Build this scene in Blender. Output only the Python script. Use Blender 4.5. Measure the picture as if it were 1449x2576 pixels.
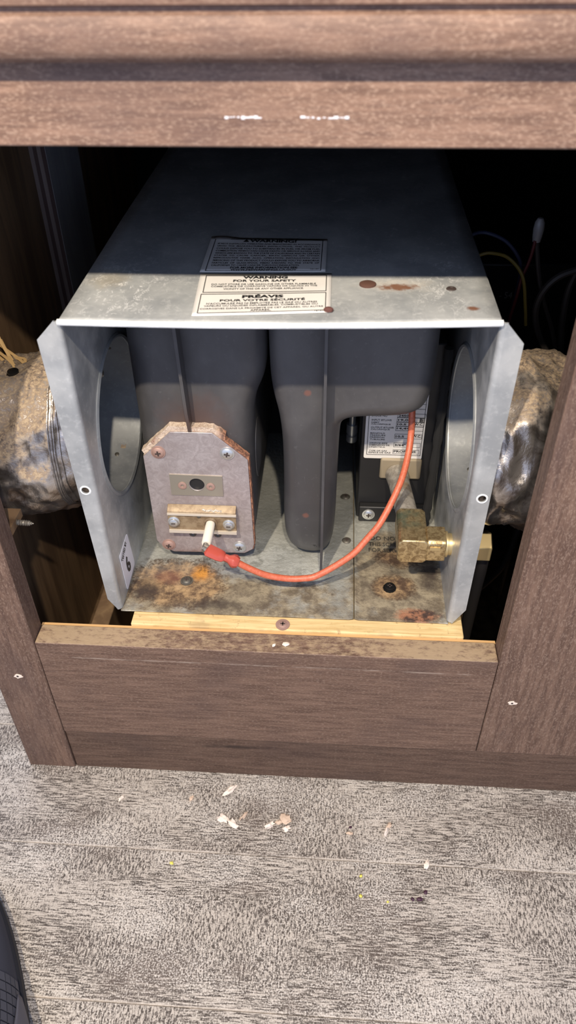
import bpy, math, random
from mathutils import Vector, Matrix, noise as mnoise
from mathutils.geometry import tessellate_polygon
random.seed(7)
SC = bpy.context.scene
for o in list(bpy.data.objects): bpy.data.objects.remove(o)
COL = SC.collection

# ------------------------------------------------------------------ camera, light, exposure
F = 1930.0                                   # focal length in pixels of the 1449 x 2576 frame
def _n(v): return Vector(v).normalized()
_d = _n((757 - 724.5, 3600 - 1288, F))       # 'down' seen by the lens (x right, y down, z forward)
_f = Vector((885 - 724.5, -325 - 1288, F)); _f = (_f - _d * _f.dot(_d)).normalized()
_x = _d.cross(_f)
Rw = Matrix((_x, _f, -_d))                   # lens vector -> world vector
right, up, back = Rw @ Vector((1, 0, 0)), Rw @ Vector((0, -1, 0)), Rw @ Vector((0, 0, -1))
cd = bpy.data.cameras.new('camera'); cam = bpy.data.objects.new('camera', cd); COL.objects.link(cam)
cam.matrix_world = Matrix.Translation((0, -.37, .61716)) @ Matrix((right, up, back)).transposed().to_4x4()
cd.sensor_fit = 'VERTICAL'; cd.sensor_height = 36.0; cd.lens = F / 2576 * 36.0
cd.clip_start = .01; cd.clip_end = 50
cd.dof.use_dof = True; cd.dof.focus_distance = .57; cd.dof.aperture_fstop = 8.0
SC.camera = cam

w = bpy.data.worlds.new('world'); SC.world = w; w.use_nodes = True
bg = w.node_tree.nodes['Background']
bg.inputs['Color'].default_value = (.55, .67, 1.0, 1); bg.inputs['Strength'].default_value = 1.0

# two small hand-held work lamps just above and behind the photographer
for nm, loc, pw in (('work_lamp', (-.28, -.64, 1.19), 48.0), ('work_lamp', (.07, -.64, 1.19), 31.0)):
    ld = bpy.data.lights.new(nm, 'POINT'); lo = bpy.data.objects.new(nm, ld); COL.objects.link(lo)
    lo.location = loc; ld.energy = pw; ld.shadow_soft_size = .014; ld.color = (1.0, .87, .70)

vs = SC.view_settings
vs.view_transform = 'Standard'; vs.look = 'None'; vs.exposure = 0.12; vs.gamma = 1.0; vs.use_curve_mapping = False

# ------------------------------------------------------------------ node materials
class Mt:
    def __init__(s, name, rough=.6, metal=0.0, spec=.5):
        s.m = bpy.data.materials.new(name); s.m.use_nodes = True
        s.nt = s.m.node_tree; s.N = s.nt.nodes; s.b = s.N['Principled BSDF']
        s.b.inputs['Metallic'].default_value = metal
        s.b.inputs['Specular IOR Level'].default_value = spec
        s.put('Roughness', rough)
        g = s.N.new('ShaderNodeNewGeometry'); s.pos = g.outputs['Position']; s.nor = g.outputs['Normal']
    def put(s, k, v):
        if hasattr(v, 'is_linked') or isinstance(v, bpy.types.NodeSocket): s.nt.links.new(v, s.b.inputs[k])
        elif isinstance(v, (tuple, list)): s.b.inputs[k].default_value = (*v, 1)
        else: s.b.inputs[k].default_value = v
    def _in(s, sock, v):
        if isinstance(v, bpy.types.NodeSocket): s.nt.links.new(v, sock)
        elif isinstance(v, (tuple, list)) and sock.type == 'RGBA': sock.default_value = (*v, 1)
        else: sock.default_value = v
    def math(s, op, a, b=0.0, c=0.0):
        n = s.N.new('ShaderNodeMath'); n.operation = op
        for i, v in enumerate((a, b, c)): s._in(n.inputs[i], v)
        return n.outputs[0]
    def vec(s, scale, off=(0, 0, 0), src=None):
        n = s.N.new('ShaderNodeMapping'); s._in(n.inputs['Vector'], src or s.pos)
        n.inputs['Scale'].default_value = scale if isinstance(scale, tuple) else (scale,) * 3
        n.inputs['Location'].default_value = off
        return n.outputs[0]
    def noise(s, scale, detail=4, rough=.55, off=(0, 0, 0), dist=0.0):
        n = s.N.new('ShaderNodeTexNoise'); s._in(n.inputs['Vector'], s.vec(scale, off))
        n.inputs['Scale'].default_value = 1; n.inputs['Detail'].default_value = detail
        n.inputs['Roughness'].default_value = rough; n.inputs['Distortion'].default_value = dist
        return n.outputs[0]
    def step(s, x, lo, hi, a=0.0, b=1.0):
        n = s.N.new('ShaderNodeMapRange'); n.interpolation_type = 'SMOOTHSTEP'
        s._in(n.inputs[0], x)
        for i, v in zip((1, 2, 3, 4), (lo, hi, a, b)): n.inputs[i].default_value = v
        return n.outputs[0]
    def mix(s, f, a, b):
        n = s.N.new('ShaderNodeMix'); n.data_type = 'RGBA'
        s._in(n.inputs[0], f); s._in(n.inputs[6], a); s._in(n.inputs[7], b)
        return n.outputs[2]
    def blob(s, c, r, soft=.5, warp=0.0, wscale=120, off=(0, 0, 0)):
        """mask 1 inside an ellipsoid at c with radii r; edge broken up by noise"""
        inv = tuple(1 / q for q in r)
        v = s.vec(inv, tuple(-c[i] * inv[i] for i in range(3)))
        n = s.N.new('ShaderNodeVectorMath'); n.operation = 'LENGTH'; s._in(n.inputs[0], v)
        d = n.outputs['Value']
        if warp:
            d = s.math('ADD', d, s.math('MULTIPLY', s.math('SUBTRACT', s.noise(wscale, 4, .65, off), .5), warp))
        return s.step(d, 1.0, 1.0 - soft)
    def axis(s, i, src=None):
        n = s.N.new('ShaderNodeSeparateXYZ'); s._in(n.inputs[0], src or s.pos); return n.outputs[i]
    def bump(s, h, strength=.3, dist=.001):
        n = s.N.new('ShaderNodeBump'); s._in(n.inputs['Height'], h)
        n.inputs['Strength'].default_value = strength; n.inputs['Distance'].default_value = dist
        s.nt.links.new(n.outputs[0], s.b.inputs['Normal'])

def flat(name, col, rough=.6, metal=0.0, spec=.5):
    t = Mt(name, rough, metal, spec); t.put('Base Color', col); return t.m

def lin(r, g, b):
    f = lambda c: (c / 255 / 12.92) if c / 255 <= .04045 else ((c / 255 + .055) / 1.055) ** 2.4
    return (f(r), f(g), f(b))

MAT = {}
def wood_laminate(name, along, dust_top=False, tone=1.0, seedoff=0.0):
    """brown printed wood laminate; the grain runs along x ('x') or z ('z')"""
    t = Mt(name, .5, 0.0, .3)
    sc = (30, 330, 330) if along == 'x' else (330, 330, 30)
    o = (seedoff, seedoff * .7, seedoff * 1.3)
    g1 = t.noise(sc, 5, .6, o, .4)
    g2 = t.noise(tuple(q * 3.2 for q in sc), 3, .6, o)
    sp = t.noise((420, 950, 950) if along == 'x' else (950, 950, 420), 4, .7, o)
    big = t.noise((9, 9, 14) if along == 'x' else (20, 20, 5), 3, .5, o)
    c = t.mix(t.step(g1, .32, .70), tuple(q * tone for q in (.108, .063, .044)), tuple(q * tone for q in (.195, .120, .084)))
    c = t.mix(t.math('MULTIPLY', t.step(g2, .50, .68), .35), c, tuple(q * tone for q in (.070, .042, .036)))
    c = t.mix(t.math('MULTIPLY', t.step(sp, .48, .66), .60), c, tuple(q * tone for q in (.30, .210, .155)))
    c = t.mix(t.math('MULTIPLY', t.step(big, .5, .68), .4), c, tuple(q * tone for q in (.085, .055, .048)))
    rough = t.step(sp, .3, .7, .48, .68)
    if dust_top:
        up_ = t.step(t.axis(2, t.nor), .6, .95)
        dn = t.noise((130, 260, 60), 6, .75, (3, 1, 2))
        ends = t.math('ADD', t.blob((-.19, .008, .17), (.085, .04, .04), .9), t.blob((.08, .008, .17), (.085, .04, .04), .9))
        lev = t.step(t.math('ADD', dn, t.math('MULTIPLY', ends, .16)), .40, .68)
        dm = t.math('MULTIPLY', up_, lev)
        c = t.mix(t.math('MULTIPLY', dm, .75), c, (.42, .31, .19))
        # pale scuff line where a door used to close
        ax, az = t.axis(0), t.axis(2)
        ln = t.math('MULTIPLY', t.step(t.math('ABSOLUTE', t.math('SUBTRACT', az, .1545)), .0011, .0003),
                    t.math('MULTIPLY', t.step(ax, -.2, -.19), t.step(ax, .112, .1)))
        ln = t.math('MULTIPLY', ln, t.step(t.noise((50, 50, 200), 4, .6, (5, 5, 5)), .38, .6))
        c = t.mix(t.math('MULTIPLY', ln, .75), c, (.36, .28, .22))
    if name == 'laminate_kick':                     # a long dark knot figure in the print
        kn = t.blob((-.0756, 0, .0425), (.05, .1, .0045), .95, 1.4, 60)
        c = t.mix(t.math('MULTIPLY', kn, .8), c, (.022, .014, .012))
    t.put('Base Color', c); t.put('Roughness', rough)
    t.bump(t.math('ADD', g1, t.math('MULTIPLY', sp, .6)), .25, .0006)
    return t.m
MAT['rail'] = wood_laminate('laminate_rail', 'x', True)
MAT['kick'] = wood_laminate('laminate_kick', 'x', False, .70, 4.0)
MAT['stile'] = wood_laminate('laminate_stile', 'z', False, 1.0, 2.0)
MAT['toprail'] = wood_laminate('laminate_top', 'x', False, 1.35, 8.0)
MAT['counter'] = wood_laminate('laminate_counter', 'x', False, 1.35, 11.0)

def floor_mat(i):
    t = Mt('weathered_plank_%d' % i, .5)
    o = (i * 3.1, i * 1.7, 0)
    wob = t.noise((10, 18, 1), 3, .5, o)
    a = t.noise((85, 850, 1), 5, .68, o, .5)          # streaks along the plank
    b = t.noise((760, 230, 1), 5, .68, o, .6)         # short saw marks across it
    f = t.noise((800, 800, 1), 3, .7, o)
    m = t.noise((11, 22, 1), 3, .5, (i * 2.0, 5, 0))
    ab = t.mix(t.step(wob, .42, .58), a, b)
    k = t.math('ADD', t.math('MULTIPLY', ab, .75), t.math('MULTIPLY', f, .3))
    lo = t.math('ADD', .512, t.math('MULTIPLY', t.math('SUBTRACT', m, .5), .16))
    k2 = t.step(t.math('SUBTRACT', k, lo), -.055, .075)
    c = t.mix(k2, (.060, .046, .035), (.46, .405, .34))
    c = t.mix(t.math('MULTIPLY', t.step(m, .52, .7), .25), c, (.20, .15, .118))
    c = t.mix(t.math('MULTIPLY', t.step(t.math('ADD', f, t.math('MULTIPLY', t.math('SUBTRACT', t.noise((14, 20, 1), 3, .5, (i * 4.0, 9, 0)), .5), .5)), .50, .66), .65), c, (.68, .63, .56))
    # light caught by the bevel, painted pale along both long plank edges
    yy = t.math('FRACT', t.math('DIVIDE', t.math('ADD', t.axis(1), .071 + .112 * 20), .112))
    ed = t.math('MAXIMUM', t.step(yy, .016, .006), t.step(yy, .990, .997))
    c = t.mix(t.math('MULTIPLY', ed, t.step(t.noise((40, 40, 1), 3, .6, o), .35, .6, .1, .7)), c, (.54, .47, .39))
    t.put('Base Color', c); t.put('Roughness', t.step(k2, 0, 1, .6, .42))
    t.bump(k2, .35, .0006)
    return t.m

def galv(name, tone=1.0, rust=None, extra=None, metal=.45, rough=.46):
    t = Mt(name, rough, metal)
    n1 = t.noise((35, 35, 35), 4, .6); n2 = t.noise((260, 260, 260), 3, .6); n3 = t.noise((9, 9, 9), 3, .5)
    c = t.mix(t.step(n1, .3, .7), tuple(q * tone for q in (.33, .345, .35)), tuple(q * tone for q in (.47, .48, .47)))
    c = t.mix(t.math('MULTIPLY', t.step(n2, .5, .75), .35), c, tuple(q * tone for q in (.62, .63, .61)))
    c = t.mix(t.math('MULTIPLY', t.step(n3, .5, .7), .3), c, tuple(q * tone for q in (.30, .29, .26)))
    r = t.step(n1, .3, .7, rough - .08, rough + .12)
    met = metal
    if extra: c = extra(t, c)
    if rust: c, rm = rust(t, c); r = t.math('MAXIMUM', r, t.math('MULTIPLY', rm, .85)); met = t.math('MULTIPLY', t.math('SUBTRACT', 1.0, rm), metal)
    t.put('Base Color', c); t.put('Roughness', r); t.put('Metallic', met)
    if rust: t.bump(t.math('ADD', n2, t.math('MULTIPLY', rm, t.noise((180, 180, 180), 5, .7))), .6, .0014)
    else: t.bump(t.math('ADD', n2, n1), .12, .0005)
    return t.m

def top_marks(t, c):
    # dull white adhesive and paint scuffs, rust spots
    n = t.noise((190, 110, 100), 5, .7, (1, 2, 3), 1.2)
    edge = t.math('SUBTRACT', 1.0, t.step(t.math('ABSOLUTE', t.math('SUBTRACT', n, .56)), .012, .03))
    zone = t.math('MAXIMUM', .22, t.math('MAXIMUM', t.blob((-.135, .075, .42), (.045, .06, .05), .8), t.math('MULTIPLY', t.blob((.065, .10, .42), (.035, .10, .05), .8), .7)))
    c = t.mix(t.math('MULTIPLY', t.math('MULTIPLY', t.math('MULTIPLY', edge, zone), t.step(t.noise((70, 50, 50), 4, .6, (4, 8, 2)), .44, .56)), .9), c, (.80, .80, .78))
    sp = t.noise((90, 60, 60), 4, .65, (7, 3, 1))
    c = t.mix(t.math('MULTIPLY', t.step(sp, .62, .72), .35), c, (.75, .75, .72))
    yel = t.blob((-.145, .09, .42), (.018, .02, .05), .8, .8, 160)
    c = t.mix(t.math('MULTIPLY', yel, .35), c, (.42, .34, .20))
    ru = t.math('MAXIMUM', t.blob((.0362, .0814, .42), (.016, .0065, .02), .7, 1.6, 300), t.blob((.078, .05, .42), (.005, .004, .02), .6, .8, 300))
    ring = t.blob((.036, .084, .42), (.03, .013, .02), .9, 1.4, 150)
    c = t.mix(t.math('MULTIPLY', ring, .5), c, (.72, .66, .56))
    c = t.mix(t.math('MULTIPLY', ru, .9), c, (.20, .075, .03))
    return c
MAT['casetop'] = galv('galvanised_top', .92, None, top_marks, .12, .5)
MAT['wall'] = galv('galvanised_wall', 1.35, None, None, .6, .40)
MAT['flange'] = galv('galvanised_flange', 1.05, None, None, .4, .5)
MAT['collar'] = galv('galvanised_collar', .75, None, None, .3, .5)
MAT['bright'] = galv('bright_edge', 2.1, None, None, .15, .45)

def tray_rust(t, c):
    fine = t.noise((420, 420, 420), 5, .7); mid = t.noise((95, 95, 95), 5, .68, (2, 2, 2))
    tea = t.noise((30, 30, 30), 5, .6, (9, 4, 1))
    c = t.mix(.55, c, (.40, .395, .32))
    # white corrosion bloom
    wb = t.math('MAXIMUM', t.blob((-.085, .105, .173), (.09, .035, .05), .8, 1.2, 70), t.blob((-.02, .075, .173), (.045, .03, .05), .8, 1.2, 70))
    c = t.mix(t.math('MULTIPLY', t.math('MULTIPLY', wb, t.step(mid, .42, .56)), .85), c, (.66, .67, .62))
    # tea coloured film along the front and on the right-hand pan
    fr = t.math('MAXIMUM', t.blob((-.075, .044, .173), (.135, .040, .05), .45, 1.0, 60), t.blob((.055, .070, .173), (.050, .085, .05), .35, .7, 60))
    film = t.math('MULTIPLY', fr, t.step(tea, .22, .46))
    c = t.mix(t.math('MULTIPLY', film, .9), c, t.mix(t.step(mid, .34, .66), (.095, .064, .033), (.29, .235, .145)))
    # heavy rust round the two screws and the corners
    lc = t.blob((-.124, .066, .173), (.048, .034, .05), .45, .9, 90)
    rc = t.math('MAXIMUM', t.blob((.052, .070, .173), (.021, .016, .05), .4, .6, 110), t.blob((.06, .105, .173), (.026, .014, .05), .6, .9, 90))
    c = t.mix(t.math('MULTIPLY', t.math('MAXIMUM', lc, rc), .85), c, t.mix(t.step(mid, .36, .66), (.075, .038, .02), (.42, .27, .13)))
    org = t.blob((-.104, .079, .173), (.012, .013, .05), .8, .9, 140)
    c = t.mix(t.math('MULTIPLY', org, .9), c, (.62, .27, .04))
    red = t.blob((-.131, .072, .173), (.018, .012, .05), .8, .9, 140)
    c = t.mix(t.math('MULTIPLY', red, .6), c, (.20, .075, .045))
    hv = t.math('MAXIMUM', lc, rc)
    rim = t.math('MULTIPLY', t.math('MULTIPLY', hv, t.math('SUBTRACT', 1.0, hv)), 3.0)
    c = t.mix(t.math('MULTIPLY', rim, t.step(fine, .4, .6)), c, (.07, .04, .022))
    sp2 = t.math('MULTIPLY', t.math('MAXIMUM', film, hv), t.step(fine, .60, .70))
    c = t.mix(t.math('MULTIPLY', sp2, .6), c, (.05, .03, .02))
    corner = t.blob((.070, .040, .173), (.023, .0095, .05), .5, .9, 150)
    c = t.mix(t.math('MULTIPLY', corner, .95), c, t.mix(t.step(mid, .42, .6), (.055, .028, .022), (.34, .15, .08)))
    blk = t.math('MAXIMUM', t.blob((-.147, .056, .173), (.017, .018, .05), .8, .9, 130), t.blob((.083, .088, .173), (.014, .03, .05), .8, .9, 130))
    blk = t.math('MAXIMUM', blk, t.math('MULTIPLY', t.blob((-.09, .043, .173), (.05, .008, .05), .8, 1.2, 90), .7))
    c = t.mix(t.math('MULTIPLY', blk, .85), c, (.035, .024, .02))
    rm = t.math('MAXIMUM', t.math('MAXIMUM', lc, rc), t.math('MAXIMUM', film, corner))
    return c, rm
MAT['tray'] = galv('rusted_tray', 1.2, tray_rust, None, .4, .48)

def dark_steel():
    t = Mt('heat_exchanger_steel', .5, .25)
    n = t.noise((26, 26, 18), 4, .6); f = t.noise((300, 300, 300), 3, .6); st = t.noise((150, 150, 25), 4, .7, (4, 4, 1), 1.0)
    c = t.mix(t.step(n, .35, .7), (.070, .068, .070), (.100, .097, .097))
    c = t.mix(t.math('MULTIPLY', t.step(f, .6, .75), .25), c, (.16, .16, .16))
    c = t.mix(t.math('MULTIPLY', t.step(st, .68, .74), .35), c, (.22, .22, .22))
    ru = t.blob((-.10, .10, .312), (.035, .05, .028), .9, 1.0, 60)
    c = t.mix(t.math('MULTIPLY', ru, .65), c, (.115, .066, .052))
    r2 = t.math('MAXIMUM', t.blob((-.019, .1, .335), (.0035, .02, .0035), .6, .6, 300), t.blob((-.02, .1, .222), (.0035, .02, .0035), .6, .6, 300))
    c = t.mix(t.math('MULTIPLY', r2, .8), c, (.22, .10, .075))
    t.put('Base Color', c); t.put('Roughness', t.step(n, .3, .7, .38, .55)); t.bump(f, .1, .0004)
    return t.m
MAT['hx'] = dark_steel()

def plate_mat():
    t = Mt('mauve_plate', .42, .55)
    n = t.noise((150, 150, 150), 5, .7, (0, 0, 0), 1.5); b = t.noise((25, 25, 25), 3, .5)
    c = t.mix(t.step(n, .35, .7), (.42, .37, .365), (.56, .51, .505))
    c = t.mix(t.math('MULTIPLY', t.step(b, .45, .7), .5), c, (.34, .27, .25))
    ed = t.blob((-.101, .09, .183), (.05, .05, .008), .8, .8, 200)
    c = t.mix(t.math('MULTIPLY', ed, .6), c, (.20, .10, .05))
    t.put('Base Color', c); t.bump(n, .1, .0003); return t.m
MAT['plate'] = plate_mat()
def gasket_mat():
    t = Mt('fibre_gasket', .95)
    n = t.noise((330, 330, 330), 5, .75); b = t.noise((70, 70, 70), 3, .5, (2, 1, 0))
    right_ = t.step(t.axis(0), -.089, -.078); low = t.step(t.axis(2), .2, .19)
    c = t.mix(t.step(n, .35, .65), (.44, .32, .24), (.76, .63, .50))
    k = t.math('MAXIMUM', t.math('MULTIPLY', t.math('MAXIMUM', right_, low), .85), t.math('MULTIPLY', t.step(b, .62, .72), .6))
    c = t.mix(k, c, t.mix(t.step(n, .4, .6), (.12, .035, .02), (.42, .15, .06)))
    t.put('Base Color', c); t.bump(n, .9, .0015); return t.m
MAT['gasket'] = gasket_mat()
def tarnish():
    t = Mt('tarnished_bracket', .5, .25)
    n = t.noise((120, 120, 120), 4, .65)
    t.put('Base Color', t.mix(t.step(n, .35, .65), (.20, .135, .075), (.34, .255, .155))); return t.m
MAT['bracket'] = tarnish()
MAT['bracketlip'] = flat('bracket_lip', (.62, .55, .45), .5, .2)
MAT['window'] = flat('window_plate', (.38, .35, .29), .38, .6)
MAT['zinc'] = flat('zinc_screw', (.62, .63, .62), .3, .75)
MAT['rustscrew'] = flat('rusty_screw', (.42, .27, .22), .6, .4)
MAT['slot'] = flat('screw_recess', (.05, .035, .03), .7)
MAT['blackscrew'] = flat('black_screw', (.012, .012, .012), .28, .3)
MAT['greasescrew'] = flat('corroded_screw', (.13, .12, .10), .5, .5)
MAT['ceramic'] = flat('ceramic', (.80, .74, .62), .5)
MAT['tipmetal'] = flat('terminal_steel', (.28, .26, .24), .35, .8)
MAT['boot'] = flat('red_boot', (.45, .075, .05), .38)
MAT['bootdark'] = flat('smoked_sleeve', (.30, .10, .07), .35)
def wire_mat():
    t = Mt('orange_silicone', .45)
    n = t.noise((400, 400, 400), 4, .7); p = t.noise((900, 220, 900), 3, .7, (3, 3, 3))
    c = t.mix(t.step(n, .4, .7), (.56, .125, .060), (.66, .19, .105))
    c = t.mix(t.math('MULTIPLY', t.step(p, .66, .72), .5), c, (.2, .05, .03))
    t.put('Base Color', c); return t.m
MAT['wire'] = wire_mat()
def brass_mat(name, green):
    t = Mt(name, .42, .75)
    n = t.noise((260, 260, 260), 5, .7, (0, 0, 0), .8); b = t.noise((70, 70, 70), 4, .6, (3, 3, 3))
    c = t.mix(t.step(n, .35, .62), (.26, .175, .08), (.58, .45, .24))
    g = t.blob((.058, .085, .233), (.018, .020, .010), .8, .9, 150)
    c = t.mix(t.math('MULTIPLY', t.math('MULTIPLY', g, t.step(b, .35, .6)), green), c, (.16, .24, .17))
    t.put('Base Color', c); t.put('Roughness', t.step(n, .3, .7, .5, .3)); t.bump(n, .25, .0005); return t.m
MAT['brass'] = brass_mat('old_brass', .8)
MAT['cleanbrass'] = flat('clean_brass', (.66, .52, .27), .42, .8)
def pipe_mat():
    t = Mt('grey_pipe', .5, .45)
    n = t.noise((180, 180, 180), 5, .7); b = t.noise((60, 60, 60), 3, .5, (1, 1, 1))
    c = t.mix(t.step(n, .35, .65), (.30, .27, .23), (.52, .48, .42))
    c = t.mix(t.math('MULTIPLY', t.step(b, .55, .7), .6), c, (.30, .19, .09))
    t.put('Base Color', c); t.bump(n, .2, .0004); return t.m
MAT['pipe'] = pipe_mat()
MAT['valve'] = flat('yellowed_valve', (.34, .28, .19), .6, .2)
MAT['black'] = flat('black_paint', (.014, .014, .015), .45)
MAT['foam'] = flat('black_foam', (.012, .012, .012), .95)
def paper(name, c, tone):
    t = Mt(name, .38)
    n = t.noise((25, 25, 25), 3, .5)
    t.put('Base Color', t.mix(t.step(n, .4, .7), tuple(q * tone for q in c), tuple(q * tone * .9 for q in c))); return t.m
MAT['paper'] = paper('label_vinyl', (.80, .77, .72), 1)
MAT['paperblue'] = paper('sticker_white', (.82, .82, .86), 1)
MAT['ink'] = flat('black_ink', (.018, .018, .018), .55)
MAT['fadedink'] = flat('faded_stencil_ink', (.05, .045, .035), .7)
def foil_mat(name, dusty):
    t = Mt(name, .3, .9)
    n = t.noise((60, 60, 60), 5, .65, (0, 0, 0), .8); f = t.noise((380, 380, 380), 4, .7, (2, 2, 2)); b = t.noise((22, 22, 22), 3, .5, (5, 5, 5))
    upw = t.axis(2, t.nor)
    c = t.mix(t.step(n, .35, .65), (.24, .205, .18), (.56, .52, .48))
    d = t.step(t.math('ADD', upw, t.math('MULTIPLY', t.math('SUBTRACT', b, .5), 1.6)), .55 - dusty, 1.0 - dusty)
    d = t.math('MULTIPLY', d, t.step(f, .25, .55))
    c = t.mix(d, c, t.mix(t.step(f, .4, .65), (.20, .14, .095), (.40, .31, .21)))
    t.put('Base Color', c); t.put('Metallic', t.math('MULTIPLY', t.math('SUBTRACT', 1.0, d), .9))
    t.put('Roughness', t.math('ADD', .30, t.math('MULTIPLY', d, .55)))
    t.bump(t.math('ADD', n, t.math('MULTIPLY', f, .4)), .35, .002); return t.m
MAT['foil'] = foil_mat('dusty_foil', .55)
MAT['foilr'] = foil_mat('wrinkled_foil', .02)
MAT['tape'] = foil_mat('foil_tape', .40)
def ply():
    t = Mt('pale_plywood', .7)
    g = t.noise((25, 330, 60), 4, .65, (0, 0, 0), .8); s_ = t.noise((240, 160, 60), 4, .7, (3, 3, 3)); b = t.noise((35, 35, 35), 3, .5, (8, 8, 8))
    c = t.mix(t.step(g, .3, .7), (.58, .40, .17), (.76, .58, .29))
    c = t.mix(t.math('MULTIPLY', t.step(s_, .58, .7), .5), c, (.28, .17, .08))
    c = t.mix(t.math('MULTIPLY', t.step(b, .58, .7), .4), c, (.30, .22, .13))
    t.put('Base Color', c); t.bump(g, .3, .0006); return t.m
MAT['ply'] = ply()
MAT['rawwood'] = flat('raw_wood_edge', (.60, .36, .15), .8)
def inner_wood(name, a, b):
    t = Mt(name, .6)
    g = t.noise((60, 60, 7), 4, .6, (0, 0, 0), .6)
    t.put('Base Color', t.mix(t.step(g, .35, .65), a, b)); return t.m
MAT['inner'] = inner_wood('inner_panel_wood', (.12, .07, .036), (.22, .135, .07))
MAT['innerlight'] = inner_wood('batten_wood', (.13, .08, .045), (.22, .145, .08))
MAT['greyboard'] = inner_wood('grey_board', (.24, .24, .25), (.30, .30, .30))
MAT['plyedge'] = inner_wood('ply_edge_light', (.20, .15, .13), (.26, .21, .19))
MAT['plyedge2'] = inner_wood('ply_edge_dark', (.07, .04, .035), (.10, .06, .05))
MAT['dark'] = flat('painted_shade', (.006, .006, .006), .9)  # near-black colour paints in the shade of the cabinet and furnace interior
MAT['cable'] = flat('grey_cable', (.055, .047, .042), .5)
MAT['darkhose'] = flat('dark_hose', (.035, .03, .028), .6)
MAT['cableb'] = flat('blue_cable', (.03, .04, .09), .5)
MAT['cabley'] = flat('yellow_cable', (.25, .18, .03), .5)
MAT['cabler'] = flat('red_cable', (.12, .02, .02), .5)
MAT['clear'] = flat('splice_cap', (.30, .28, .27), .3)
MAT['straw'] = flat('dry_straw', (.70, .46, .20), .7)
MAT['flake'] = flat('pale_flake', (.80, .68, .57), .8)
MAT['flakeb'] = flat('tan_flake', (.60, .45, .33), .8)
MAT['yellow'] = flat('yellow_crumb', (.75, .66, .12), .7)
MAT['purple'] = flat('purple_crumb', (.05, .015, .03), .6)
MAT['navy'] = flat('navy_fabric', (.032, .034, .048), .85)
MAT['navytile'] = flat('grid_rubber', (.055, .058, .075), .6)
MAT['strap'] = flat('grey_strap', (.085, .085, .105), .55)
MAT['buckle'] = flat('buckle_plastic', (.36, .35, .33), .45)
MAT['sole'] = flat('sole_rubber', (.015, .015, .018), .7)

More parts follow.
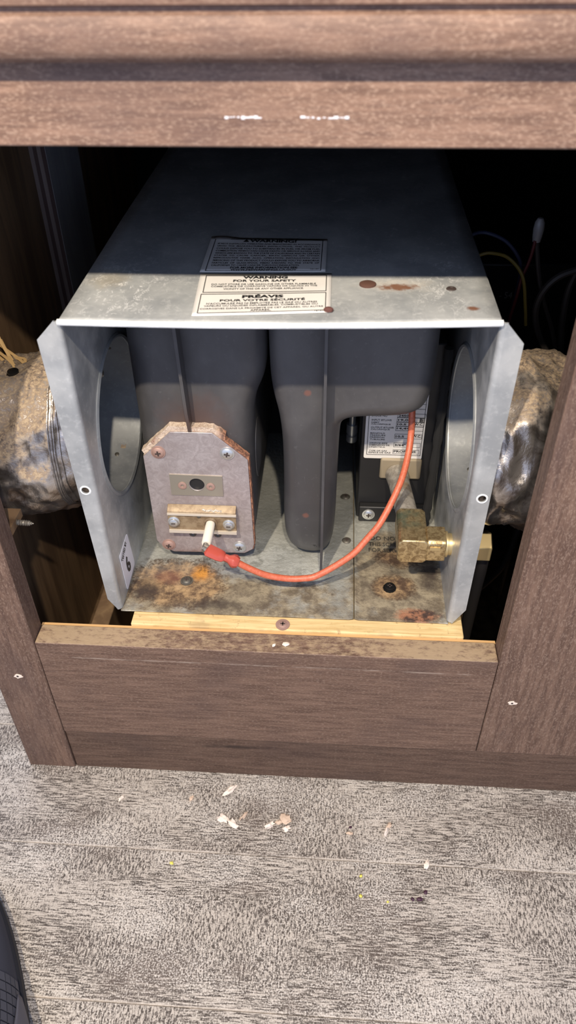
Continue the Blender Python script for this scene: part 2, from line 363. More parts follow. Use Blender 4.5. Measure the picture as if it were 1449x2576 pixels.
# ------------------------------------------------------------------ mesh helpers
class B:
    def __init__(s): s.v = []; s.f = []; s.mi = []; s.cur = 0
    def face(s, *ix): s.f.append(tuple(ix)); s.mi.append(s.cur)
    def pt(s, p): s.v.append(tuple(p)); return len(s.v) - 1
    def box(s, a, b):
        x0, y0, z0 = a; x1, y1, z1 = b
        i = [s.pt(p) for p in ((x0, y0, z0), (x1, y0, z0), (x1, y1, z0), (x0, y1, z0), (x0, y0, z1), (x1, y0, z1), (x1, y1, z1), (x0, y1, z1))]
        for q in ((3, 2, 1, 0), (4, 5, 6, 7), (0, 1, 5, 4), (1, 2, 6, 5), (2, 3, 7, 6), (3, 0, 4, 7)): s.face(*[i[k] for k in q])
        return s
    def prism(s, poly, fn, a, b):
        """poly of 2D points, fn(u, v, t) -> 3D; closed solid from t=a to t=b"""
        n = len(poly)
        A = [s.pt(fn(u, v, a)) for u, v in poly]; Bq = [s.pt(fn(u, v, b)) for u, v in poly]
        s.face(*A[::-1]); s.face(*Bq)
        for i in range(n): s.face(A[i], A[(i + 1) % n], Bq[(i + 1) % n], Bq[i])
        return s
    def holed(s, poly, c, r, fn, a, b, n=40):
        """convex polygon with a round hole, solid between t=a and t=b"""
        ang = sorted([2 * math.pi * k / n for k in range(n)] + [math.atan2(v - c[1], u - c[0]) % (2 * math.pi) for u, v in poly])
        outer = []
        for q in ang:
            dx, dy = math.cos(q), math.sin(q); best = None
            for i in range(len(poly)):
                (x1, y1), (x2, y2) = poly[i], poly[(i + 1) % len(poly)]
                ex, ey = x2 - x1, y2 - y1; den = dx * ey - dy * ex
                if abs(den) < 1e-14: continue
                t = ((x1 - c[0]) * ey - (y1 - c[1]) * ex) / den
                u = ((x1 - c[0]) * dy - (y1 - c[1]) * dx) / den
                if t > 0 and -1e-6 <= u <= 1 + 1e-6 and (best is None or t < best): best = t
            outer.append((c[0] + dx * best, c[1] + dy * best))
        inner = [(c[0] + r * math.cos(q), c[1] + r * math.sin(q)) for q in ang]
        L = [[s.pt(fn(u, v, t)) for u, v in ring] for t in (a, b) for ring in (outer, inner)]
        m = len(ang)
        for i in range(m):
            j = (i + 1) % m
            s.face(L[0][i], L[1][i], L[1][j], L[0][j]); s.face(L[2][i], L[2][j], L[3][j], L[3][i])
            s.face(L[0][i], L[0][j], L[2][j], L[2][i]); s.face(L[1][j], L[1][i], L[3][i], L[3][j])
        return s
    def tube(s, path, r, n=10, caps=True, squash=None):
        P = [Vector(p) for p in path]; rad = r if isinstance(r, (list, tuple)) else [r] * len(P)
        rings = []; ref = None
        for i, p in enumerate(P):
            t = (P[min(i + 1, len(P) - 1)] - P[max(i - 1, 0)]).normalized()
            if ref is None:
                ref = Vector((0, 0, 1)) if abs(t.z) < .9 else Vector((1, 0, 0))
            u = (ref - t * ref.dot(t)).normalized(); ref = u; v_ = t.cross(u)
            k = squash or (1, 1)
            rings.append([s.pt(p + (u * math.cos(2 * math.pi * j / n) * k[0] + v_ * math.sin(2 * math.pi * j / n) * k[1]) * rad[i]) for j in range(n)])
        for a, b in zip(rings, rings[1:]):
            for j in range(n): s.face(a[j], a[(j + 1) % n], b[(j + 1) % n], b[j])
        if caps: s.face(*rings[0][::-1]); s.face(*rings[-1])
        return s
    def lathe(s, prof, n=24, fn=lambda x, y, z: (x, y, z)):
        rings = []
        for r, z in prof:
            if r < 1e-7: rings.append([s.pt(fn(0, 0, z))])
            else: rings.append([s.pt(fn(r * math.cos(2 * math.pi * j / n), r * math.sin(2 * math.pi * j / n), z)) for j in range(n)])
        for a, b in zip(rings, rings[1:]):
            for j in range(n):
                k = (j + 1) % n
                if len(a) == 1 and len(b) == 1: continue
                if len(a) == 1: s.face(a[0], b[k], b[j])
                elif len(b) == 1: s.face(a[j], a[k], b[0])
                else: s.face(a[j], a[k], b[k], b[j])
        return s
    def grid(s, fn, nu, nv, closed_u=False):
        ix = [[s.pt(fn(i / (nu if closed_u else nu), j / nv)) for j in range(nv + 1)] for i in range(nu if closed_u else nu + 1)]
        for i in range(nu):
            a, b = ix[i], ix[(i + 1) % len(ix)]
            for j in range(nv): s.face(a[j], b[j], b[j + 1], a[j + 1])
        return s
    def mesh(s, name, mats, base=(0, 0, 0), smooth=40):
        me = bpy.data.meshes.new(name)
        me.from_pydata([(p[0] - base[0], p[1] - base[1], p[2] - base[2]) for p in s.v], [], s.f)
        for m in (mats if isinstance(mats, (list, tuple)) else [mats]): me.materials.append(m)
        for p, k in zip(me.polygons, s.mi): p.material_index = k
        if smooth:
            for p in me.polygons: p.use_smooth = True
            me.set_sharp_from_angle(angle=math.radians(smooth))
        me.update(); return me
    def build(s, name, mats, parent=None, smooth=40, bevel=0, base=None):
        """vertices are in world space; the part's origin sits at its thing's base"""
        bs = Vector(base) if base is not None else (world_loc(parent) if parent else Vector((0, 0, 0)))
        o = bpy.data.objects.new(name, s.mesh(name, mats, bs, smooth)); COL.objects.link(o)
        if parent:
            o.parent = parent
            if base is not None: o.location = bs - world_loc(parent)
        else: o.location = bs
        if bevel:
            md = o.modifiers.new('bevel', 'BEVEL'); md.width = bevel; md.segments = 2; md.limit_method = 'ANGLE'
        return o
def world_loc(o):
    v = Vector((0, 0, 0))
    while o: v = v + Vector(o.location); o = o.parent
    return v
def tag(o, label=None, cat=None, group=None, kind=None):
    for k, v in (('label', label), ('category', cat), ('group', group), ('kind', kind)):
        if v: o[k] = v
    return o
def thing(name, loc, label, cat, group=None):
    o = bpy.data.objects.new(name, None); COL.objects.link(o); o.location = loc; o.empty_display_size = .02
    return tag(o, label, cat, group)
def spline(pts, n=8):
    P = [Vector(p) for p in pts]; P = [P[0] * 2 - P[1]] + P + [P[-1] * 2 - P[-2]]; out = []
    for i in range(1, len(P) - 2):
        for k in range(n):
            t = k / n; a, b, c, d = P[i - 1], P[i], P[i + 1], P[i + 2]
            out.append(.5 * ((2 * b) + (c - a) * t + (2 * a - 5 * b + 4 * c - d) * t * t + (3 * b - a - 3 * c + d) * t ** 3))
    out.append(P[-2]); return out
XZ = lambda u, v, t: (u, t, v)          # polygon in the x-z plane, t along y
YZ = lambda u, v, t: (t, u, v)
XY = lambda u, v, t: (u, v, t)
def place(me, name, parent, loc, rot=None):
    o = bpy.data.objects.new(name, me); COL.objects.link(o); o.parent = parent
    o.location = Vector(loc) - (world_loc(parent) if parent else Vector((0, 0, 0)))
    if rot: o.rotation_euler = rot
    return o
def text_into(b, body, box, fn, bold=.0):
    """lettering fitted into box = (u0, v0, u1, v1); fn(u, v) -> 3D"""
    cu = bpy.data.curves.new('t', 'FONT'); cu.body = body; cu.size = 1; cu.resolution_u = 2; cu.offset = bold
    o = bpy.data.objects.new('t', cu); COL.objects.link(o)
    dg = bpy.context.evaluated_depsgraph_get(); me = bpy.data.meshes.new_from_object(o.evaluated_get(dg))
    bpy.data.objects.remove(o); bpy.data.curves.remove(cu)
    xs = [v.co.x for v in me.vertices]; ys = [v.co.y for v in me.vertices]
    if not xs: return
    x0, x1, y0, y1 = min(xs), max(xs), min(ys), max(ys)
    u0, v0, u1, v1 = box
    k = len(b.v)
    for v in me.vertices: b.pt(fn(u0 + (v.co.x - x0) / (x1 - x0) * (u1 - u0), v0 + (v.co.y - y0) / (y1 - y0) * (v1 - v0)))
    for p in me.polygons: b.face(*[k + i for i in p.vertices])
    bpy.data.meshes.remove(me)
def round_rect(x0, y0, x1, y1, r, n=4):
    out = []
    for cx, cy, a0 in ((x1 - r, y0 + r, -90), (x1 - r, y1 - r, 0), (x0 + r, y1 - r, 90), (x0 + r, y0 + r, 180)):
        for k in range(n + 1):
            a = math.radians(a0 + 90 * k / n); out.append((cx + r * math.cos(a), cy + r * math.sin(a)))
    return out

# ------------------------------------------------------------------ floor
fl = B().box((-.8, -.9, -.02), (.8, .75, -.004)).build('floor', MAT['dark']); tag(fl, kind='structure')
PW = .112
for i in range(13):
    y1 = -.071 + PW * (7 - i); y0 = y1 - PW
    b = B(); b.box((-.8, y0 + .00008, -.012), (.8, y1 - .00008, 0))
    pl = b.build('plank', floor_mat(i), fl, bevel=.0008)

# ------------------------------------------------------------------ cabinet face frame and box
CAB = thing('base_cabinet', (-.02, .01, 0), 'dark brown wood laminate cabinet with its front opened around the furnace', 'cabinet')
XL0, XL1, XR0 = -.2636, -.2218, .1268
ZR, ZK, ZT = .170, .0545, .5215
B().box((XL1 + .0004, 0, ZK + .0004), (XR0 - .0004, .019, ZR)).build('bottom_rail', MAT['rail'], CAB, bevel=.0008)
B().box((XL1 + .0006, .0012, 0), (.36, .019, ZK)).build('toe_board', MAT['kick'], CAB, bevel=.0008)
B().box((XL0, 0, 0), (XL1, .019, .60)).build('stile', MAT['stile'], CAB, bevel=.0008)
B().box((XR0, 0, ZK + .0004), (.36, .019, .60)).build('stile', MAT['stile'], CAB, bevel=.0008)
B().box((XL1, -.0004, ZT), (XR0, .0186, .62)).build('top_rail', MAT['toprail'], CAB, bevel=.001)
B().box((XL1, .0188, .150), (XR0, .0215, .1693)).build('raw_back_edge', MAT['rawwood'], CAB)
B().box((XL0, .019, .0), (-.25, .62, .60)).build('side_panel', MAT['inner'], CAB)
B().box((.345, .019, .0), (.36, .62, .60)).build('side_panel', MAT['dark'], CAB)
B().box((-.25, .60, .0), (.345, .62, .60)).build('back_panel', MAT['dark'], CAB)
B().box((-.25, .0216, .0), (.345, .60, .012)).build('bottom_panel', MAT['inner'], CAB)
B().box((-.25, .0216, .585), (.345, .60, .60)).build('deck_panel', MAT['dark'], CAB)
# layered plywood upright on the side panel
b = B()
for k in range(4):
    b.cur = k % 2; b.box((-.25 + .00325 * k, .27 + .0006 * (k % 2), .012), (-.25 + .00325 * (k + 1), .352, .585))
b.cur = 2; b.box((-.237, .2705, .012), (-.2365, .352, .585))
b.build('upright', [MAT['plyedge'], MAT['plyedge2'], MAT['greyboard']], CAB)
# staple holes with torn laminate on the stiles
def torn(x, z, s, parent):
    b = B(); n = 11
    o = [(x + s * (1 + .6 * random.uniform(-.5, .8)) * math.cos(2 * math.pi * k / n), z + s * .6 * (1 + .6 * random.uniform(-.5, .8)) * math.sin(2 * math.pi * k / n)) for k in range(n)]
    b.prism(o, XZ, -.0006, .0004); b.cur = 1
    b.prism([(x + s * .3 * math.cos(q), z + s * .3 * math.sin(q)) for q in [k * math.pi / 3 for k in range(6)]], XZ, -.0008, .0002)
    b.build('torn_hole', [MAT['flake'], MAT['slot']], parent)
torn(-.2441, .1287, .0034, CAB); torn(.1442, .123, .0030, CAB)

# moulded drawer front / counter edge above the opening
prof = [(-.0006, .5566), (-.0085, .5566), (-.0108, .5585), (-.0122, .562), (-.0126, .566), (-.0121, .570), (-.0108, .5733), (-.0085, .5742), (-.0085, .5763), (-.0112, .5772), (-.0118, .580), (-.0118, .640), (-.0006, .640)]
cnt = thing('drawer_front', (-.02, -.006, .5566), 'moulded brown drawer front with a rounded lip overhanging the cabinet opening', 'drawer')
B().prism(prof, YZ, -.34, .36).build('moulding', MAT['counter'], cnt)
# worn white scuff on the top rail
b = B()
for x0, x1 in ((-.0525, -.036), (-.019, .003)):
    for k in range(9):
        x = x0 + (x1 - x0) * k / 9; b.box((x, -.0006, .5337 + random.uniform(-.0004, .0004)), (x + (x1 - x0) / 9 * random.uniform(.5, 1.1), -.0003, .5337 + random.uniform(.0004, .0011)))
b.build('scuff', MAT['paperblue'], CAB)

# ------------------------------------------------------------------ furnace
YF, YB = .0340, .50
FX0, FX1, ZTOP, ZTR = -.1612, .0916, .4215, .1734
FUR = thing('furnace', (-.035, .034, ZTR), 'galvanised steel furnace with open front showing dark heat exchanger tubes', 'furnace')
def ztop(x, y):
    u = (x - FX0) / (FX1 - FX0); fall = max(0, 1 - (y - YF) / .15)
    return ZTOP + (-.0023 + .0045 * u - .0075 * u * (1 - u) * 1.0) * fall + (-.0002) * (1 - fall)
b = B()
b.grid(lambda i, j: (FX0 + (FX1 - FX0) * i, YF + (YB - YF) * j ** 1.6, ztop(FX0 + (FX1 - FX0) * i, YF + (YB - YF) * j ** 1.6)), 24, 20)
top = b.build('top_panel', MAT['casetop'], FUR)
md = top.modifiers.new('solid', 'SOLIDIFY'); md.thickness = .0010; md.offset = -1
# folded hem along the top front edge
b = B()
hem = [(0, 0), (-.0012, -.0001), (-.0022, -.0009), (-.0024, -.0022), (-.0017, -.0033), (-.0006, -.0036), (.002, -.0034), (.002, -.0010)]
rows = []
for k in range(25):
    x = FX0 - .001 + (FX1 - FX0 + .002) * k / 24
    rows.append([b.pt((x, YF + p, ztop(min(max(x, FX0), FX1), YF) + q + .0002)) for p, q in hem])
for r0, r1 in zip(rows, rows[1:]):
    for k in range(len(hem)): b.face(r0[k], r0[(k + 1) % len(hem)], r1[(k + 1) % len(hem)], r1[k])
b.face(*rows[0]); b.face(*rows[-1][::-1])
b.build('front_hem', MAT['bright'], FUR)

def side(sgn, x, hole, fl_poly, fl_hole, zt):
    """one folded side wall: wall with duct hole, bend, outward flange"""
    T = .0010
    b = B()
    ys = YF + .0035
    z0, z1 = ZTR - .0006, zt
    b.holed([(ys, z0), (.20, z0), (.20, ZTOP - .0012), (ys, z1)], hole[:2], hole[2], YZ, x, x + sgn * T, 56)
    b.prism([(.20, z0), (YB, z0), (YB, ZTOP - .0012), (.20, ZTOP - .0012)], YZ, x, x + sgn * T)
    w_ = b.build('side_wall', MAT['wall'], FUR)
    # bend strip
    b = B(); n = 5
    rr = []
    for k in range(n + 1):
        a = math.radians(90 * k / n); dx, dy = .0035 * (1 - math.cos(a)), .0035 * (1 - math.sin(a))
        rr.append((x + sgn * dx, YF + dy))
    cols = [[b.pt((px, py, z)) for z in (z0 + .0008, z1 - .0005)] for px, py in rr]
    inn = [[b.pt((px + sgn * .001, py + .001, z)) for z in (z0 + .0008, z1 - .0005)] for px, py in rr]
    for c0, c1 in zip(cols, cols[1:]): b.face(c0[0], c1[0], c1[1], c0[1])
    for c0, c1 in zip(inn, inn[1:]): b.face(c0[0], c0[1], c1[1], c1[0])
    b.build('bend', MAT['flange'], w_)
    b = B(); b.holed(fl_poly, fl_hole, .0027, XZ, YF, YF + T, 20)
    fo = b.build('flange', MAT['flange'], FUR)
    # bright burr round the screw hole
    b = B(); b.lathe([(.0027, -.0002), (.0034, -.0005), (.0040, -.0001), (.0040, .0004)], 20, lambda p, q, r: (fl_hole[0] + p, YF + r, fl_hole[1] + q))
    b.build('hole_rim', MAT['bright'], fo)
    # duct collar behind the hole: rim ring, tube, spot bolts
    hy, hz, hr = hole
    b = B(); fnl = lambda p, q, r: (x + sgn * r, hy + p, hz + q)
    b.lathe([(hr - .0004, -.0008), (hr + .0012, -.0014), (hr + .0030, -.0004), (hr + .0030, .0012), (hr + .0008, .0012), (hr - .0035, .034), (hr - .0025, .034), (hr + .0020, .0016), (hr - .0004, -.0008)], 56, fnl)
    co = b.build('duct_collar', MAT['collar'], FUR)
    for q in (0.35, -.75):
        a = math.radians(q * 90)
        b = B(); b.lathe([(.0022, -.0002), (.0022, .0012), (.0012, .0018), (0, .0018)], 10, lambda p, s_, r: (x + sgn * (.017 + p), hy + math.cos(a) * (hr - r) - math.sin(a) * s_, hz + math.sin(a) * (hr - r) + math.cos(a) * s_))
        b.build('collar_screw', MAT['greasescrew'], co)
    return w_
lw = side(-1, FX0, (.115, .302, .0585), [(FX0 - .0035, .4183), (FX0 - .016, .4057), (-.1708, .185), (FX0 - .0035, .1745)], (-.1687, .2924), .4180)
rw = side(1, FX1, (.104, .305, .0585), [(FX1 + .0035, .1722), (.1040, .1882), (.1065, .4094), (FX1 + .0035, .4222)], (.1000, .2959), .4222)

# floor pan in two pieces with a seam, screws, stencilled warning
SEAM = .0205
def pan(x0, x1, name):
    b = B()
    def f(i, j):
        x = x0 + (x1 - x0) * i; y = YF + (YB - YF) * j ** 2.0
        h = mnoise.noise(Vector((x * 60, y * 60, 1))) * .0005
        e = min(i, 1 - i) * (x1 - x0)
        lip = .0012 * max(0, 1 - e / .003) if (x < SEAM + .003 and x > SEAM - .003) else 0
        return (x, y, ZTR + (h if .02 < j else 0) + lip)
    b.grid(f, 50, 60)
    o = b.build(name, MAT['tray'], FUR)
    md = o.modifiers.new('solid', 'SOLIDIFY'); md.thickness = .0012; md.offset = -1
    return o
pan1 = pan(FX0 - .0009, SEAM - .0006, 'floor_pan'); pan2 = pan(SEAM + .0006, FX1 + .0009, 'floor_pan')

def screw_mesh(name, r, h, mats, hexhead=False, washer=0, cross=True):
    """head along -y, flange at the origin; second material is the recess"""
    b = B(); fn = lambda p, q, z: (p, -z, q)
    if washer: b.lathe([(washer, 0), (washer, .0007), (r * .9, .0009), (0, .0009)], 24, fn)
    if hexhead:
        b.lathe([(r * 1.28, 0), (r * 1.28, .0008), (r, .0012), (r, h), (r * .82, h + .0004), (0, h + .0004)], 6 if not washer else 12, fn)
    else:
        b.lathe([(r, 0), (r * .97, h * .5), (r * .75, h * .86), (r * .4, h), (0, h)], 24, fn)
    b.cur = 1
    t = h + (.0005 if hexhead else .0001); k = r * .46; wd = r * .13
    b.box((-k, -t - .0001, -wd), (k, -t + .0006, wd))
    if cross: b.box((-wd, -t - .0001, -k), (wd, -t + .0006, k))
    return b.mesh(name, mats)
S_ZINC = screw_mesh('screw', .0047, .0022, [MAT['zinc'], MAT['slot']], washer=.0055)
S_RUST = screw_mesh('screw', .0047, .0022, [MAT['rustscrew'], MAT['slot']], washer=.0055)
S_HEX = screw_mesh('hex_screw', .0036, .0030, [MAT['zinc'], MAT['slot']], True, .0048, False)
S_TRAY = screw_mesh('pan_screw', .0042, .0026, [MAT['greasescrew'], MAT['slot']], False, .0052)
S_TRAYB = screw_mesh('pan_screw', .0042, .0028, [MAT['blackscrew'], MAT['slot']], True, .0052)
UPR = (math.radians(-90), 0, 0)
place(S_TRAY, 'pan_screw', pan1, (-.1155, .0681, ZTR), UPR)
place(S_TRAYB, 'pan_screw', pan2, (.0491, .0687, ZTR), UPR)
for x, y in ((.0144, .1243), (.0133, .1847)): place(S_TRAY, 'pan_rivet', pan1, (x, y, ZTR - .001), UPR)
b = B(); fn = lambda u, v: (u, v, ZTR + .0009)
for body, box in (('DO NOT REMOVE', (.0345, .1255, .086, .1305)), ('THIS SCREW', (.0330, .1180, .062, .1228)), ('FOR SERVICE', (.0330, .1105, .066, .1153))): text_into(b, body, box, fn, .01)
b.build('stencil', MAT['fadedink'], pan2, smooth=0)

# --- heat exchanger tubes
def smooth_poly(P, it=3):
    for _ in range(it):
        Q = []
        for i in range(len(P)):
            (x0, y0), (x1, y1) = P[i], P[(i + 1) % len(P)]
            Q += [(x0 * .75 + x1 * .25, y0 * .75 + y1 * .25), (x0 * .25 + x1 * .75, y0 * .25 + y1 * .75)]
        P = Q
    return P
def tubebody(outline, yfront, ydeep, r, name, parent, mat):
    P = smooth_poly(outline, 3); n = len(P); b = B()
    ar = sum(P[i][0] * P[(i + 1) % n][1] - P[(i + 1) % n][0] * P[i][1] for i in range(n))
    if ar < 0: P = P[::-1]
    memo = {0: P}; ST = 64
    Q = P
    for st in range(1, ST + 3):                      # small steps inward, relaxed a little each time, so rings never fold
        Z = []
        for i in range(n):
            a, c = Q[i - 1], Q[(i + 1) % n]; tx, tz = c[0] - a[0], c[1] - a[1]; l = math.hypot(tx, tz) or 1
            Z.append((Q[i][0] - tz / l * r / ST, Q[i][1] + tx / l * r / ST))
        Q = [((Z[i - 1][0] + 6 * Z[i][0] + Z[(i + 1) % n][0]) / 8, (Z[i - 1][1] + 6 * Z[i][1] + Z[(i + 1) % n][1]) / 8) for i in range(n)]
        memo[st] = Q
    def inset(off): return memo[min(ST + 2, int(round(off / r * ST)))]
    K = 8; rings = [[b.pt((x, ydeep, z)) for x, z in P]]
    for k in range(K + 1):
        a = math.pi / 2 * k / K
        rings.append([b.pt((x, yfront + r * (1 - math.sin(a)), z)) for x, z in inset(r * (1 - math.cos(a)))])
    for q0, q1 in zip(rings, rings[1:]):
        for j in range(n): b.face(q0[j], q0[(j + 1) % n], q1[(j + 1) % n], q1[j])
    last = [b.pt((x, yfront, z)) for x, z in memo[ST + 2]]
    for j in range(n): b.face(rings[-1][j], rings[-1][(j + 1) % n], last[(j + 1) % n], last[j])
    for tri in tessellate_polygon([[Vector((x, z, 0)) for x, z in memo[ST + 2]]]): b.face(*[last[k] for k in tri])
    b.face(*rings[0][::-1])
    return b.build(name, mat, parent, smooth=50)
hx1 = tubebody([(-.1465, .4175), (-.100, .4175), (-.0475, .4175), (-.0475, .38), (-.0485, .345), (-.058, .325), (-.0605, .30), (-.0605, .255), (-.0605, .215), (-.064, .192), (-.075, .184), (-.105, .183), (-.132, .184), (-.143, .19), (-.1465, .21), (-.1465, .26), (-.1465, .32)], .0985, .28, .017, 'burner_chamber', FUR, MAT['hx'])
hx2 = tubebody([(-.0465, .4175), (.010, .4175), (.0695, .4175), (.0695, .385), (.0695, .345), (.0665, .322), (.054, .3135), (.035, .312), (.015, .311), (.0060, .308), (.0045, .298), (.0040, .27), (.0038, .225), (.0028, .195), (-.002, .180), (-.012, .1765), (-.026, .178), (-.036, .187), (-.0385, .212), (-.0375, .26), (-.0385, .305), (-.0455, .335), (-.0465, .365)], .0985, .24, .0125, 'exhaust_chamber', FUR, MAT['hx'])
def fin(pts, x_of_z, th, parent):
    b = B(); L = []
    for s_ in (-1, 1): L.append([b.pt((x_of_z(z) + s_ * th / 2, y, z)) for y, z in pts])
    n = len(pts)
    b.face(*L[0]); b.face(*L[1][::-1])
    for i in range(n): b.face(L[0][i], L[1][i], L[1][(i + 1) % n], L[0][(i + 1) % n])
    b.build('seam_fin', MAT['hx'], parent)
fin([(.0855, .4165), (.0855, .36), (.087, .322), (.0905, .3045), (.0935, .303), (.105, .31), (.105, .4165)], lambda z: -.1071 + (.4165 - z) * .022, .0022, hx1)
fin([(.084, .4165), (.083, .30), (.081, .22), (.0795, .19), (.0785, .1748), (.083, .180), (.105, .188), (.105, .4165)], lambda z: -.0065, .0020, hx2)

# side dimple of the burner chamber
b = B(); b.lathe([(.012, -.004), (.011, .0015), (.006, .0035), (0, .004)], 16, lambda p, q, z: (-.0615 + z, .135 + p * 1.6, .262 + q * 2.4))
b.build('pressed_rib', MAT['hx'], hx1)

# --- burner cover plate
PLp = [(-.1194, .3040), (-.0884, .3040), (-.0632, .2804), (-.0618, .1958), (-.0632, .1905), (-.0700, .1858), (-.1285, .1848), (-.1365, .1885), (-.1418, .1965), (-.1420, .2812)]
COVER = B(); COVER.holed(PLp, (-.1035, .2560), .0058, XZ, .0908, .0922, 28)
cover = COVER.build('cover_plate', MAT['plate'], FUR, smooth=25, bevel=.0004)
B().lathe([(0, .001), (.0066, .001), (.0066, .0015), (0, .0015)], 20, lambda p, q, z: (-.1035 + p, .0912 + z, .2560 + q)).build('sight_hole', MAT['black'], cover)
b = B(); gp = []
for i in range(len(PLp)):
    (x0, z0), (x1, z1) = PLp[i], PLp[(i + 1) % len(PLp)]
    m = max(2, int(math.hypot(x1 - x0, z1 - z0) / .0013))
    for k in range(m):
        x = x0 + (x1 - x0) * k / m; z = z0 + (z1 - z0) * k / m
        cx, cz = x + .102, z - .245; l = math.hypot(cx, cz)
        g = .0002 + .0004 * mnoise.noise(Vector((x * 300, 3, z * 300))) + (.0009 if x > -.085 or z < .19 else 0)
        if z > .283 and x < -.080: g += .0036 + .0008 * mnoise.noise(Vector((x * 180, 9, z * 180)))
        gp.append((x + cx / l * g, z + cz / l * g))
b.prism(gp, XZ, .0923, .0988)
b.build('fibre_gasket', MAT['gasket'], FUR, smooth=30)
for me, x, z in ((S_RUST, -.1300, .2856), (S_ZINC, -.0782, .2863), (S_RUST, -.1322, .1926), (S_ZINC, -.0738, .1927)):
    place(me, 'screw', cover, (x, .0908, z), (0, random.uniform(0, 1.5), 0))
# sight glass frame
b = B(); b.holed([(-.1240, .2656), (-.0833, .2651), (-.0835, .2457), (-.1241, .2457)], (-.1035, .2562), .0062, XZ, .0900, .0908, 28)
wn = b.build('sight_frame', MAT['window'], cover)
for x, z in ((-.1147, .2554), (-.0928, .2551)):
    b = B(); b.lathe([(.0034, 0), (.0034, .0006), (.0024, .0010), (.0013, .0008), (.0011, -.0003), (0, -.0003)], 16, lambda p, q, r: (x + p, .0900 - r, z + q)); b.build('rivet', MAT['rustscrew'], cover)
for x, z in ((-.1112, .2055), (-.0909, .2055)):
    b = B(); b.lathe([(.0030, 0), (.0030, .0005), (.0020, .0009), (.0013, .0006), (.0011, -.0003), (0, -.0003)], 16, lambda p, q, r: (x + p, .0908 - r, z + q)); b.build('rivet', MAT['greasescrew'], cover)
# electrode bracket: upper flange, face, lower lip
b = B()
b.prism([(.0908, .2362), (.0860, .2332), (.0850, .2318), (.0850, .2148), (.0862, .2148), (.0862, .2312), (.0870, .2325), (.0908, .2352)], YZ, -.1285, -.0742)
brk = b.build('electrode_bracket', MAT['bracket'], FUR, bevel=.0003)
B().box((-.1283, .0838, .2300), (-.0738, .0850, .2318)).build('bracket_edge', MAT['bracketlip'], brk)
B().box((-.1283, .0834, .2122), (-.0742, .0862, .2148)).build('bracket_lip', MAT['bracketlip'], brk)
b = B(); b.tube([(-.1005 + k * .00055, .0866 + .0004 * math.sin(k * 1.1), .2338 + .0005 * math.sin(k * .7)) for k in range(28)], [.0004 + .0007 * abs(math.sin(k * 1.9)) for k in range(28)], 6)
b.build('flaking_sealant', MAT['bracketlip'], brk)
place(S_HEX, 'hex_screw', brk, (-.1238, .0850, .2232)); place(S_HEX, 'hex_screw', brk, (-.0802, .0850, .2218))
b = B(); b.lathe([(.0016, 0), (.0016, .0005), (.0008, .0008), (0, .0008)], 12, lambda p, q, r: (-.1035 + p, .0850 - r, .2290 + q)); b.build('rivet', MAT['greasescrew'], brk)
b = B(); b.lathe([(.0055, 0), (.0055, .0006), (.0042, .0012), (.0042, .0020)], 20, lambda p, q, r: (-.0945 + p, .0850 - r, .2226 + q)); b.build('electrode_collar', MAT['bracket'], brk)
EL = B(); EL.tube([(-.0945, .0852, .2226), (-.0945, .0610, .2226), (-.0945, .0600, .2226)], [.0037, .0037, .0032], 18); el = EL.build('electrode', MAT['ceramic'], FUR)
B().tube([(-.0948, .0602, .2224), (-.0950, .0530, .2218)], .0021, 12).build('electrode_tip', MAT['tipmetal'], el)

# --- burner box with data plate
BX = B(); BX.box((.0225, .157, ZTR), (.083, .27, .345)); bx = BX.build('control_box', MAT['black'], FUR, bevel=.0012)
b = B(); b.box((.0245, .150, ZTR + .0008), (.083, .157, .1905)); ft = b.build('box_foot', MAT['black'], bx, bevel=.001)
place(S_ZINC, 'screw', ft, (.0330, .150, .1825))
b = B(); b.box((.0400, .1535, .2190), (.0745, .157, .2400)); b.build('valve_block', MAT['valve'], bx, bevel=.002)
LBX0, LBX1, LBZ0, LBZ1, LBY = .0258, .0738, .2392, .306, .1555
b = B(); b.prism(round_rect(LBX0, LBZ0, LBX1, LBZ1, .0016), XZ, LBY, .157)
lab = b.build('data_plate', MAT['paper'], FUR)
b = B(); fn = lambda u, v: (u, LBY - .0002, v)
def pX(px): return LBX0 + (px - 135) / (1150 - 135) * (LBX1 - LBX0)
def pZ(py): return LBZ0 + (1140 - py) / (1140 - 290) * (.2838 - LBZ0)
def frame(b, u0, v0, u1, v1, t, fn):
    for a in ((u0, v0, u1, v0 + t), (u0, v1 - t, u1, v1), (u0, v0, u0 + t, v1), (u1 - t, v0, u1, v1)):
        i = [b.pt(fn(p, q)) for p, q in ((a[0], a[1]), (a[2], a[1]), (a[2], a[3]), (a[0], a[3]))]; b.face(*i)
frame(b, pX(180), pZ(1070), pX(1125), .304, .00045, fn)
for body, x0, x1, y0, y1 in (('STOCK NO', 232, 492, 355, 322), ('INPUT BTU/HR', 232, 575, 432, 400), ('DEBIT', 230, 370, 472, 448), ('CALORIFIQUE', 230, 560, 508, 480),
    ('OUTPUT BTU/HR', 228, 622, 568, 536), ('CALORIFIQUE', 228, 555, 604, 576), ('MANIFOLD', 225, 475, 672, 646), ('PRESSURE', 225, 490, 710, 684), ('PRESSION', 224, 470, 748, 722), ('TUBULURE', 224, 482, 788, 762),
    ('ORIFICE SIZE', 222, 532, 860, 832), ('DIMENSION DE', 221, 572, 896, 868), ("L'INJECTEUR", 220, 500, 936, 908), ('TYPE OF GAS', 220, 534, 1004, 976), ('ESPECE DE GAZ', 218, 604, 1040, 1010)):
    text_into(b, body, (pX(x0), pZ(y0), pX(x1), pZ(y1)), fn, .015)
